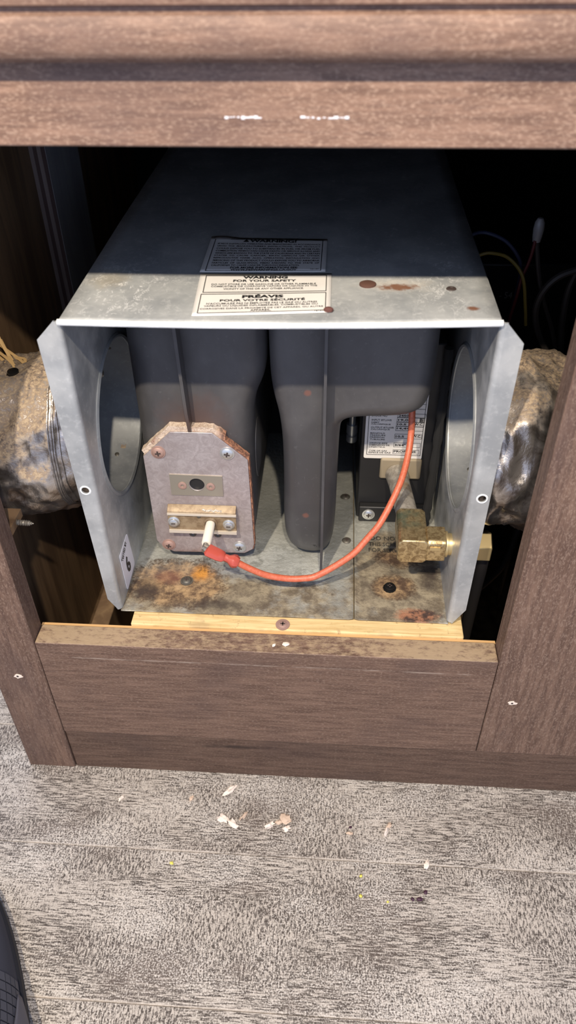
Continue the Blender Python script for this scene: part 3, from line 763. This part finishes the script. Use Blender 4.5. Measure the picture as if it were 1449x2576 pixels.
for body, x0, x1, y0, y1 in (('2450', 680, 855, 348, 308), ('19,000', 680, 960, 428, 388), ('10.5', 672, 825, 502, 466), ('W.C.', 960, 1112, 500, 456), ('14,440', 668, 940, 584, 542), ('10.5', 664, 808, 730, 690), ('W.C.', 950, 1100, 722, 672), ('3/64"', 658, 850, 892, 850), ('PROPANE', 652, 1045, 1016, 972)):
    text_into(b, body, (pX(x0), pZ(y0), pX(x1), pZ(y1)), fn, .03)
for x0, y0, x1, y1 in ((664, 362, 1140, 290), (660, 444, 1130, 362), (656, 524, 1128, 444), (650, 604, 1122, 524), (646, 750, 1112, 664), (642, 912, 1104, 826), (638, 1040, 1094, 958)):
    frame(b, pX(x0), pZ(y0), pX(x1), pZ(y1), .00028, fn)
frame(b, pX(1042), pZ(436), pX(1106), pZ(360), .0005, fn)
text_into(b, 'B', (pX(1054), pZ(424), pX(1094), pZ(374)), fn, .04)
for z_ in (.288, .2925, .297): frame(b, pX(180), z_, pX(1125), z_ + .0003, .0003, fn)
b.build('print', MAT['ink'], lab, smooth=0)
# foam strip and inner partition in the painted near-black shade, blower shaft coupling
b = B(); b.tube(spline([(.0835, .150, .345), (.0838, .148, .30), (.0838, .146, .25), (.083, .146, .20), (.083, .147, .176)], 6), [.0035 + .0006 * math.sin(k * 2.1) for k in range(25)], 8); b.build('foam_seal', MAT['foam'], FUR)
B().box((FX0 + .0002, .285, ZTR + .001), (FX1 - .0002, .287, .4185)).build('partition', MAT['dark'], FUR)
b = B(); fnc = lambda p, q, z: (.0163 + p, .195 + z, .2340 + q)
b.lathe([(0, 0), (.0045, 0), (.0050, .002), (.0050, .010), (.0036, .011), (.0036, .014), (.0050, .015), (.0050, .03), (.003, .03), (.003, .09), (0, .09)], 18, lambda p, q, z: (.0163 + q, .200 + p, .226 + z * .6))
b.build('shaft_coupling', MAT['zinc'], FUR)

# --- stickers on the casing
ZL = .0006
def label_fn(q):
    """bilinear map of a label's four corners (u along x, v away from the room) onto the top panel"""
    (ax, ay), (bx_, by), (cx, cy), (dx, dy) = q       # near-left, near-right, far-right, far-left
    def f(u, v, t=0.0):
        x = (ax * (1 - u) + bx_ * u) * (1 - v) + (dx * (1 - u) + cx * u) * v
        y = (ay * (1 - u) + by * u) * (1 - v) + (dy * (1 - u) + cy * u) * v
        return (x, y, ztop(x, y) + ZL + t)
    return f
def sticker(q, name, lines, frames, parent, curl):
    f = label_fn(q); b = B(); n = 24; m = 12
    def g(i, j):
        x, y, z = f(i, j); e = 0
        if curl: e = .0014 * (1 if j > .99 else 0) * max(0, 1 - abs(i - .10) / .16)
        return (x, y, z + e)
    b.grid(g, n, m); o = b.build(name, MAT['paper'], parent)
    md = o.modifiers.new('solid', 'SOLIDIFY'); md.thickness = .00025; md.offset = -1
    b = B(); fn = lambda u, v: f(u, v, .00025)
    for body, box, bold in lines: text_into(b, body, box, fn, bold)
    for fr in frames:
        u0, v0, u1, v1 = fr; k = .006; kv = .012
        for a in ((u0, v0, u1, v0 + kv), (u0, v1 - kv, u1, v1), (u0, v0, u0 + k, v1), (u1 - k, v0, u1, v1)):
            N = 8
            for s_ in range(N):
                if a[2] - a[0] > a[3] - a[1]: c = (a[0] + (a[2] - a[0]) * s_ / N, a[1], a[0] + (a[2] - a[0]) * (s_ + 1) / N, a[3])
                elif s_ == 0: c = a
                else: continue
                b.face(*[b.pt(fn(p, q_)) for p, q_ in ((c[0], c[1]), (c[2], c[1]), (c[2], c[3]), (c[0], c[3]))])
    b.build('print', MAT['ink'], o, smooth=0)
    return o
L1 = ['IF NOT INSTALLED, OPERATED AND MAINTAINED IN ACCORDANCE', "WITH  THE  MANUFACTURER'S  INSTRUCTIONS,  THIS  PRODUCT", 'COULD EXPOSE YOU TO SUBSTANCES IN FUEL OR FROM FUEL', 'COMBUSTION WHICH CAN CAUSE DEATH OR SERIOUS ILLNESS AND', 'WHICH ARE KNOWN TO THE STATE OF CALIFORNIA AND IN CERTAIN',
      'STATES  TO  CAUSE  CANCER,  BIRTH  DEFECTS  OR  OTHER', 'REPRODUCTIVE  HARM.  ALSO,  OPERATION,  INSTALLATION  AND', 'SERVICING OF THIS PRODUCT COULD EXPOSE YOU TO AIRBORNE', 'PARTICLES  OF  GLASS-WOOL  FIBERS  KNOWN  TO  THE  STATE  OF']
lines = [('WARNING!', (.34, .855, .74, .945), .04)]
for k, s_ in enumerate(L1): lines.append((s_, (.075, .775 - k * .070, .945, .820 - k * .070), .012))
lines.append(('CALIFORNIA TO CAUSE CANCER THROUGH INHALATION.', (.075, .150, .79, .195), .012))
lines.append(('FOR MORE INFORMATION SEE', (.235, .085, .775, .132), .035)); lines.append(('WWW.P65WARNINGS.CA.GOV', (.24, .028, .77, .075), .03)); lines.append(('161181', (.88, .05, .945, .08), .01))
s1 = sticker([(-.0890, .1020), (-.0085, .1040), (-.0085, .1590), (-.0895, .1600)], 'warning_label', lines, [(.04, .015, .965, .955)], FUR, True)
# warning triangle ahead of the heading
b = B(); f1 = label_fn([(-.0890, .1020), (-.0085, .1040), (-.0085, .1590), (-.0895, .1600)])
b.face(*[b.pt(f1(u, v, .0003)) for u, v in ((.285, .86), (.335, .86), (.31, .945))]); b.build('warning_triangle', MAT['ink'], s1, smooth=0)
lines = [('WARNING', (.33, .855, .67, .925), .05), ('FOR YOUR SAFETY', (.26, .775, .735, .832), .03),
         ('DO NOT STORE OR USE GASOLINE OR OTHER FLAMMABLE', (.10, .695, .885, .735), .008), ('COMBUSTIBLE OR CORROSIVE VAPORS OR LIQUIDS IN THE', (.10, .64, .895, .68), .008), ('VICINITY OF THIS OR ANY OTHER APPLIANCE.', (.195, .58, .795, .62), .008),
         ('PRÉAVIS', (.345, .375, .65, .462), .05), ('POUR VOTRE SÉCURITÉ', (.185, .300, .81, .362), .03),
         ("N'ACCUMULEZ PAS NI EMPLOYEZ PAS LE GAZ OU AUTRES", (.09, .235, .90, .275), .008), ('VAPEURS OU LIQUIDES INFLAMMABLES, COMBUSTIBLES OU', (.075, .180, .905, .220), .008), ('CORROSIVES DANS LA PROXIMITÉ DE CET APPAREIL OU AUTRE', (.05, .125, .945, .165), .008), ('APPAREIL.', (.42, .07, .57, .110), .008), ('161011', (.885, .02, .96, .045), .01)]
s2 = sticker([(-.0845, .0405), (-.0040, .0462), (-.0045, .1012), (-.0880, .0995)], 'safety_label', lines, [(.045, .515, .965, .945), (.035, .045, .965, .485)], FUR, False)
# rusty plug, small holes on the top panel
b = B(); x, y = .0181, .0848
b.lathe([(.0052, -.0002), (.0052, .0010), (.0040, .0016), (0, .0014)], 20, lambda p, q, z: (x + p, y + q * .95, ztop(x, y) + z)); b.build('rusty_plug', flat('dark_rust', (.10, .045, .03), .8), top)
b = B(); x, y = .0683, .0780
b.lathe([(.0032, 0), (.0028, .0006), (.0016, .0007), (.0014, .0001), (0, .0001)], 14, lambda p, q, z: (x + p, y + q, ztop(x, y) + z)); b.build('small_hole', [MAT['slot']], top)
b = B(); x, y = -.0052, .0478
b.lathe([(.0022, 0), (.0022, .0014), (.0012, .0022), (0, .0022)], 8, lambda p, q, z: (x + p * 1.3, y + q, ztop(x, y) + ZL + z)); b.build('rust_lump', flat('rust_lump', (.12, .05, .04), .9), top)

# inspection sticker on the left wall
q = [(.0505, .2150), (.0530, .1755), (.0815, .1790), (.0765, .2165)]   # (y, z) corners
def stq(u, v, t=0):  # u up the sticker, v across
    (a, b_), (c, d), (e, f_), (g, h) = q[1], q[2], q[0], q[3]
    y = (a * (1 - v) + c * v) * (1 - u) + (e * (1 - v) + g * v) * u
    z = (b_ * (1 - v) + d * v) * (1 - u) + (f_ * (1 - v) + h * v) * u
    return (FX0 + .0006 + t, y, z)
b = B(); rr = round_rect(0, 0, 1, 1, .08); b.prism(rr, lambda u, v, t: stq(u, v, t), -.0004, 0)
st = b.build('inspection_sticker', MAT['paperblue'], FUR)
b = B(); wl = lambda y, z: (FX0 + .0009, y, z)
text_into(b, '6', (.0605, .1845, .0690, .2030), lambda u, v: wl(u + (v - .194) * -.25, v), .03)
text_into(b, 'TESTED BY', (0, 0, 1, 1), lambda u, v: wl(.0548 + (.0710 - .0548) * u - .0032 * v, .2065 + (.2125 - .2065) * u + .0040 * v - .001), .02)
b.build('print', MAT['ink'], st, smooth=0)

# ------------------------------------------------------------------ gas elbow and pipe
GP = thing('gas_fitting', (.0625, .068, ZTR), 'tarnished brass elbow with green corrosion on a grey gas pipe', 'pipe fitting')
B().tube([(.0545, .1535, .2250), (.0560, .140, .2250), (.0605, .100, .2245), (.0617, .090, .2243)], [.0098, .0088, .0086, .0086], 22).build('pipe', MAT['pipe'], GP)
b = B()
oc = lambda cx, cz, r, c: [(cx - r, cz - r + c), (cx - r + c, cz - r), (cx + r - c, cz - r), (cx + r, cz - r + c), (cx + r, cz + r - c), (cx + r - c, cz + r), (cx - r + c, cz + r), (cx - r, cz + r - c)]
b.prism(oc(.0623, .2240, .0112, .0028), XZ, .0575, .0960); b.build('elbow_body', MAT['brass'], GP, bevel=.0012)
b = B(); b.prism(oc(.0680, .2240, .0105, .0026), YZ, .0725, .0868); b.build('elbow_arm', MAT['brass'], GP, bevel=.0010)
b = B(); b.tube([(.0862, .068, .2240), (.0885, .068, .2240), (.0890, .068, .2240), (.0935, .068, .2240)], [.0100, .0100, .0085, .0085], 20); b.build('thread', MAT['cleanbrass'], GP)
b = B(); b.prism([(.068 + .0124 * math.cos(math.radians(60 * k + 30)), .2240 + .0124 * math.sin(math.radians(60 * k + 30))) for k in range(6)], YZ, .0930, .1205); b.build('flare_nut', MAT['cleanbrass'], GP, bevel=.0008)
b = B(); b.box((.0745, .0568, .2268), (.0822, .0576, .2298)); b.build('wrench_flat', MAT['cleanbrass'], GP)
# copper line dropping from the nut
b = B(); b.tube(spline([(.1160, .068, .2200), (.1185, .072, .200), (.120, .082, .15), (.120, .09, .012)], 8), .0052, 12); b.build('supply_tube', MAT['darkhose'], GP)

# ------------------------------------------------------------------ ignition lead
IG = thing('ignition_wire', (-.02, .055, ZTR), 'orange ignition wire with red crimp connector looping across the furnace floor', 'wire')
wp = [(-.0700, .0500, .2140), (-.0600, .0510, .2065), (-.0480, .0530, .1985), (-.0331, .0550, .1938), (-.0205, .0560, .1935), (-.0084, .0580, .1957), (.0157, .0650, .2103), (.0290, .0725, .2235), (.0390, .0800, .2349), (.0519, .1000, .2545), (.0580, .1180, .2690), (.0600, .1300, .2830), (.0596, .1350, .2989), (.0590, .1360, .3140)]
B().tube(spline(wp, 7), .0026, 14).build('cable', MAT['wire'], IG)
def rot_box(b, p, q, w0, h0, w1, h1, n=12):
    b.tube([p, Vector(p).lerp(Vector(q), .5), q], [1, 1, 1], n)
b = B(); b.tube([(-.0932, .0545, .2222), (-.0925, .0542, .2219), (-.0845, .0525, .2188), (-.0808, .0519, .2175), (-.0792, .0517, .2170)], [.0042, .0058, .0056, .0050, .0032], 8, True, (.7, 1)); b.build('spade_boot', MAT['boot'], IG)
b = B(); b.tube([(-.0955, .0565, .2228), (-.0920, .0548, .2219)], [.0034, .0040], 10, True, (.7, 1)); b.build('terminal_sleeve', MAT['tipmetal'], IG)
b = B(); b.tube([(-.0795, .0517, .2170), (-.0765, .0513, .2161), (-.0735, .0507, .2152), (-.0715, .0503, .2146), (-.0690, .0500, .2136)], [.0030, .0032, .0052, .0054, .0040], 8); b.build('crimp_boot', MAT['boot'], IG)

# ------------------------------------------------------------------ ducts
def duct(name, label, pts, rad, mat, seed, amp, band=None):
    P = spline(pts, 16); n = 96; T = thing(name, P[0], label, 'duct')
    def at(s, a, rf, tt):
        k = min(int(s * (len(P) - 1)), len(P) - 2); fr = s * (len(P) - 1) - k
        p = P[k].lerp(P[k + 1], fr)
        q = Vector((p.x * 34 + .35 * math.sin(3 * a), math.cos(a) * 1.7 + seed, math.sin(a) * 1.7))
        h = mnoise.noise(q) * .8 + (.3 - abs(mnoise.noise(q * 1.9 + Vector((0, 7, 0))))) * .7 + (.3 - abs(mnoise.noise(q * 4.3))) * .25
        r = rad * rf + amp * h * tt * min(1, .25 + s * 6)
        return Vector((p.x, p.y + math.cos(a) * r, p.z + math.sin(a) * r))
    def surf(rf, s0, s1, nu, tt):
        b = B(); b.grid(lambda i, j: at(s0 + (s1 - s0) * j, 2 * math.pi * i, rf, tt), n, nu, True); return b
    surf(1, 0, 1, 70, 1).build('sleeve', mat, T, smooth=80)
    if band:
        s0, s1 = band; o2 = surf(1.03, s0, s1, 30, .75).build('tape_band', MAT['tape'], T, smooth=80)
        for k in range(6):
            sk = s1 - .012 - .030 * k * (.4 + .2 * (k % 3))
            b = B(); b.tube([at(sk + .012 * math.sin(2 * t_ * math.pi / 60 + k * 1.3), 2 * math.pi * t_ / 60, 1.037, .75) for t_ in range(61)], .0007, 6, False)
            b.build('tape_edge', MAT['foilr'], o2)
    return T
duct('foil_duct', 'dusty crumpled foil duct beside the left wall of the cabinet, banded with tape', [(-.1640, .115, .302), (-.185, .113, .300), (-.205, .106, .293), (-.2495, .099, .286)], .0605, MAT['foil'], 1.0, .0075, (.04, .52))
duct('foil_duct', 'shiny crumpled foil duct next to the brass flare nut and grey cables', [(.0950, .104, .303), (.115, .102, .300), (.150, .102, .294), (.185, .11, .286), (.24, .13, .275)], .0625, MAT['foilr'], 6.0, .0095)
# black screw on the dusty duct
sm = screw_mesh('duct_screw', .0040, .0032, [MAT['blackscrew'], MAT['blackscrew']], True, .0050, False)
place(sm, 'duct_screw', bpy.data.objects['foil_duct'], (-.2257, .0930, .3475), (math.radians(-84), 0, 0))

# ------------------------------------------------------------------ platform, batten, loose bits inside
PB = thing('platform_board', (-.024, .03, .158), 'pale plywood board under the furnace, showing in front of it', 'board')
B().box((-.1520, .0217, .1580), (.1035, .46, ZTR - .0019)).build('board', MAT['ply'], PB, bevel=.001)
sp = screw_mesh('board_screw', .0040, .0014, [MAT['rustscrew'], MAT['slot']], False, .0055)
place(sp, 'board_screw', PB, (-.0342, .0268, ZTR - .0019), UPR)
for x in (-.150,):
    o = B().box((x, .05, .012), (x + .018, .42, .158)).build('support_batten', MAT['innerlight'])
    tag(o, 'brown wooden batten standing under the plywood board', 'batten')
o = B().prism([(.03, .012), (.17, .012), (.17, .085), (.155, .10), (.03, .10)], YZ, -.212, -.196).build('scrap_batten', MAT['innerlight'], bevel=.001)
tag(o, 'short brown scrap of wood lying inside the cabinet beside the batten', 'wood scrap')

# wood screw whose point comes out of the stile
LS = thing('wood_screw', (-.226, .030, .265), 'grey wood screw with its threaded point sticking out beside the left stile', 'screw')
b = B(); pr = []
for k in range(40):
    s = k / 39; x = -.2235 + s * .0135; r = (.0018 if s < .72 else .0018 * (1 - s) / .28 + .0002) * (1 + .28 * math.sin(k * 1.7)); pr.append(((x, .030, .2648 - .0008 * s), r))
b.tube([p for p, r in pr], [r for p, r in pr], 10); b.build('threaded_shank', flat('weathered_screw', (.22, .20, .17), .5, .5), LS)
B().box((-.2495, .0195, .262), (-.222, .0405, .2685)).build('cleat', MAT['inner'], LS)

# straw on the duct
STRAW = [((-.2495, .1357, .3520), (-.2327, .1087, .3500), (-.2250, .0964, .3490)), ((-.2471, .1217, .3500), (-.2356, .1103, .3500), (-.2242, .0981, .3485)), ((-.2489, .1308, .3510), (-.2436, .1261, .3500), (-.2304, .1164, .3475)),
         ((-.2375, .1173, .3480), (-.2298, .1147, .3480), (-.2222, .1068, .3480)), ((-.2308, .1176, .3475), (-.2256, .1155, .3475), (-.2229, .1091, .3475)), ((-.2449, .1158, .3490), (-.2316, .1029, .3490), (-.2170, .0940, .3480)), ((-.2493, .1321, .3600), (-.2443, .1249, .3550), (-.2327, .1104, .3490))]
for k, (a, m_, c) in enumerate(STRAW):
    b = B(); b.tube(spline([a, m_, c], 5), .0010, 6, True, (.5, 1.3)); o = b.build('straw', MAT['straw'], None, base=m_)
    tag(o, ['long dry straw blade lying flat along the dusty duct top', 'longest dry straw blade, pointing at the black duct screw', 'straw blade crossing the others in the tuft on the duct', 'short straw blade behind the tuft, close to the cabinet side panel',
            'stubby bent straw lying apart from the tuft on the duct', 'low straw blade lying on the front slope of the dusty duct', 'straw blade standing up steeply from the tuft on the duct'][k], 'straw', 'straw on the dusty duct')

# cables in the dark bay to the right of the furnace
def cable(pts, r, mat, label, group=None, name='cable'):
    o = B().tube(spline(pts, 8), r, 8).build(name, mat, None, base=pts[-1]); tag(o, label, 'cable', group); return o
cable([(.1980, .19, .3960), (.1743, .19, .3895), (.1615, .19, .3832), (.1536, .19, .3722), (.1513, .19, .3578), (.1557, .19, .3413), (.1665, .19, .3227), (.1779, .19, .3052), (.1862, .192, .2813), (.19, .20, .012)], .0026, MAT['cable'], 'grey cable looping out from behind the stile and down behind the foil duct')
cable([(.1900, .206, .42), (.1800, .206, .3820), (.1770, .206, .3640), (.1790, .207, .3360), (.1850, .208, .3080), (.1960, .21, .2700), (.215, .215, .012)], .0026, MAT['cable'], 'straight grey cable running down behind the foil duct close to the stile')
cable([(.1444, .204, .4089), (.1521, .204, .3788), (.1607, .204, .3565), (.1702, .206, .3367), (.1791, .207, .3123), (.1862, .207, .2829), (.18, .21, .012)], .0018, MAT['cable'], 'thin grey cable hanging from the clear splice cap')
cable([(.0950, .203, .406), (.0990, .203, .4107), (.1074, .20, .4125), (.1212, .20, .4071), (.1316, .20, .3969), (.1373, .205, .3848), (.140, .215, .36), (.140, .23, .29)], .0013, MAT['cableb'], 'thin dark blue cable arching out beside the furnace top')
cable([(.0950, .20, .391), (.1060, .20, .3965), (.1140, .20, .3975), (.1263, .20, .3938), (.1370, .192, .3832), (.143, .190, .36), (.146, .19, .345)], .0013, MAT['cabley'], 'thin yellow cable arching below the blue one beside the furnace top')
cable([(.1433, .200, .4074), (.1418, .20, .3925), (.1385, .20, .3786), (.1374, .20, .3643), (.136, .21, .33), (.135, .23, .29)], .0013, MAT['cabler'], 'thin red cable hanging from the splice cap')
o = B().lathe([(.0030, 0), (.0036, .004), (.0040, .009), (.0036, .014), (.0020, .017), (0, .0175)], 14, lambda p, q, z: (.1445 + p, .202 + q, .4060 + z)).build('splice_cap', MAT['clear'], None, base=(.1445, .202, .406))
tag(o, 'small clear splice cap joining the thin cables in the dark bay', 'connector')
cable([(.1780, .185, .200), (.1775, .185, .1657), (.1755, .185, .1364), (.1709, .185, .0975), (.1610, .185, .0752), (.1464, .185, .0546), (.12, .185, .03), (.10, .19, .0145)], .0030, MAT['cable'], 'grey cable swinging in under the right foil duct')
cm = thing('control_module', (.16, .33, .012), 'black control module in the dark bay with a faint handwritten number', 'control box')
B().box((.125, .300, .012), (.215, .36, .350)).build('case', MAT['black'], cm, bevel=.002)
b = B(); text_into(b, '- 54 -', (.1458, .3178, .1616, .3238), lambda u, v: (u, .2996, v)); b.build('handwriting', flat('chalk_mark', (.30, .30, .30), .8), cm, smooth=0)

# ------------------------------------------------------------------ crumbs on the floor
def crumb(name, loc, size, mat, label, cat, group=None, rz=0.0, lumpy=.5, seed=0):
    b = B(); n, m = 12, 7; sx, sy, sz = size
    def g(i, j):
        a, t = 2 * math.pi * i, math.pi * (j * .98 + .01)
        d = Vector((math.cos(a) * math.sin(t), math.sin(a) * math.sin(t), -math.cos(t)))
        k = 1 + lumpy * mnoise.noise(d * 1.9 + Vector((seed * 3.7, seed, 0)))
        x, y = d.x * k * sx, d.y * k * sy
        return (loc[0] + x * math.cos(rz) - y * math.sin(rz), loc[1] + x * math.sin(rz) + y * math.cos(rz), max(loc[2] + sz * .85 + d.z * k * sz, loc[2] - .0002))
    b.grid(g, n, m, True)
    o = b.build(name, mat, None, smooth=60, base=loc); tag(o, label, cat, group); return o
FL = [(-.0800, -.0150, .0062, .0024, .8, 'flake', 'whitish insulation flake on the floor close to the toe board'),
      (-.0830, -.0415, .0052, .0030, -.5, 'flake', 'twisted pale flake lying on the plank, larger lobe of a joined pair'),
      (-.0740, -.0455, .0052, .0026, -.6, 'flake', 'twisted pale flake lying on the plank, narrower lobe of a joined pair'),
      (-.0655, -.0385, .0045, .0013, .9, 'flakeb', 'thin tan shaving beside the twisted pale flake'),
      (-.0430, -.0452, .0042, .0021, .6, 'flake', 'smooth oval cream crumb like a seed on the plank'),
      (-.0300, -.0390, .0045, .0040, .2, 'flakeb', 'fluffy pinkish tan flake behind a white one on the plank'),
      (-.0285, -.0475, .0032, .0022, .3, 'flake', 'small white flake touching the fluffy pinkish one'),
      (-.0355, -.0420, .0026, .0018, .1, 'flakeb', 'tiny brown chip between the oval crumb and the fluffy flake'),
      (.0545, -.0455, .0042, .0014, 1.2, 'flake', 'slender white flake standing out on the bare plank'),
      (.0575, -.0395, .0026, .0015, .9, 'flakeb', 'brown chip at the tip of the slender white flake'),
      (.0862, -.0712, .0034, .0022, 1.3, 'flake', 'small cream flake sitting on the plank seam'),
      (-.1737, -.0280, .0034, .0011, 1.0, 'flake', 'small white sliver on the floor in front of the toe board joint'),
      (-.1126, -.0248, .0026, .0014, 1.2, 'flakeb', 'small tan curl of shaving near the toe board'),
      (.0245, -.0484, .0026, .0014, -.1, 'flakeb', 'flat amber crumb on the plank')]
for k, (x, y, sx, sy, rz, mt, lb) in enumerate(FL):
    crumb('floor_flake', (x, y, 0), (sx, sy, .0016 if sx > .004 else .0011), MAT[mt], lb, 'debris', 'pale flakes on the floor', rz, .9, k + 1)
for k, (x, y, s_) in enumerate([(-.1197, -.0817, .0016), (.0334, -.0833, .0013), (.0330, -.0988, .0015), (.0540, -.1021, .0010)]):
    crumb('yellow_crumb', (x, y, 0), (s_, s_ * .8, .0009), MAT['yellow'], ['tiny yellow crumb beyond the seam from the twisted flakes, alone', 'tiny yellow crumb lying close to the plank seam', 'brightest yellow crumb, two finger widths off the plank seam', 'faintest yellow crumb, beside the dark purple crumbs'][k], 'debris', 'yellow crumbs on the floor', k, .6, k + 20)
for k, (x, y, s_) in enumerate([(.0789, -.0985, .0020), (.0838, -.0930, .0018), (.0735, -.0990, .0014), (.0250, -.0430, .0012)]):
    crumb('purple_crumb', (x, y, 0), (s_, s_ * .8, .0010), MAT['purple'], ['largest dark purple crumb on the plank', 'dark purple crumb nearer the seam, beside the largest one', 'small dark purple crumb at the end of the row of three', 'tiny dark red speck next to the flat amber crumb'][k], 'debris', 'dark crumbs on the floor', k, .6, k + 30)
for k, (x, y, s_) in enumerate([(-.0305, .0085, .0026), (-.0395, .0070, .0016)]):
    crumb('wood_chip', (x, y, ZR), (s_, s_ * .8, .0008), MAT['flake'], ['cream wood chip lying on the bottom rail under the board screw', 'thinner cream splinter next to the wood chip on the bottom rail'][k], 'debris', 'chips on the bottom rail', k, .6, k + 40)

# ------------------------------------------------------------------ shoe at the edge of the frame
SH = thing('shoe', (-.282, -.24, 0), 'dark navy shoe with a grid textured side and a grey buckled strap', 'shoe')
def halfw(s):   # s = 0 toe .. 1 heel
    return .052 * min(1, math.sqrt(max(0, 1 - (1 - min(s / .55, 1)) ** 2.0))) * (1 - .14 * max(0, (s - .55) / .45) ** 1.5)
def shoe_pt(a, s, inflate=0.0):
    y = -.098 - .29 * s; hw = halfw(s) + .001; ht = .030 + .055 * min(1, (s / .55)) ** 1.4
    if s < .12: ht *= .55 + .45 * math.sqrt(s / .12)
    c, q = math.cos(a), math.sin(a)
    x = -.2850 + .050 * min(1, s / .5) + (abs(c) ** .75) * (1 if c > 0 else -1) * (hw + inflate)
    z = .012 + (abs(q) ** .8) * (ht - .012 + inflate)
    return (x, y, z)
b = B(); b.grid(lambda i, j: shoe_pt(math.pi * i, .001 + .998 * j), 28, 40)
up_ = b.build('upper', MAT['navy'], SH, smooth=80)
ol = []
for k in range(41): s = k / 40; ol.append((-.2850 + .050 * min(1, s / .5) + halfw(s) + .003, -.097 - .291 * s))
for k in range(40, -1, -1): s = k / 40; ol.append((-.2850 + .050 * min(1, s / .5) - halfw(s) - .003, -.097 - .291 * s))
B().prism(ol, XY, 0, .0125).build('sole', MAT['sole'], SH, bevel=.0015)
b = B()
for r_ in range(12):
    for c_ in range(8):
        s0 = .285 + r_ * .022; a0 = math.radians(7 + c_ * 8.2)
        q = [shoe_pt(a, s, .0012) for a, s in ((a0, s0), (a0 + math.radians(7.0), s0), (a0 + math.radians(7.0), s0 + .0188), (a0, s0 + .0188))]
        q0 = [shoe_pt(a, s, -.0004) for a, s in ((a0, s0), (a0 + math.radians(7.0), s0), (a0 + math.radians(7.0), s0 + .0188), (a0, s0 + .0188))]
        i = [b.pt(p) for p in q]; j = [b.pt(p) for p in q0]
        b.face(*i)
        for k in range(4): b.face(i[k], i[(k + 1) % 4], j[(k + 1) % 4], j[k])
o = b.build('grid_panel', MAT['navytile'], SH, smooth=0); tag(o, kind='stuff')
b = B(); b.grid(lambda i, j: shoe_pt(math.radians(4 + (8 + 30 * j) * i), .315 + .19 * j, .0022 + .011 * j * (1 - i * .8)), 8, 14)
o = b.build('strap', MAT['strap'], SH, smooth=80); md = o.modifiers.new('solid', 'SOLIDIFY'); md.thickness = .0014
b = B()
lp = [shoe_pt(math.radians(a), s, f_) for a, s, f_ in ((8, .40, .0105), (18, .405, .0095), (24, .44, .0105), (20, .485, .012), (11, .49, .0140), (7, .44, .0140))]
b.tube(spline(lp + [lp[0]], 5), .0011, 7); b.build('buckle', MAT['buckle'], SH)
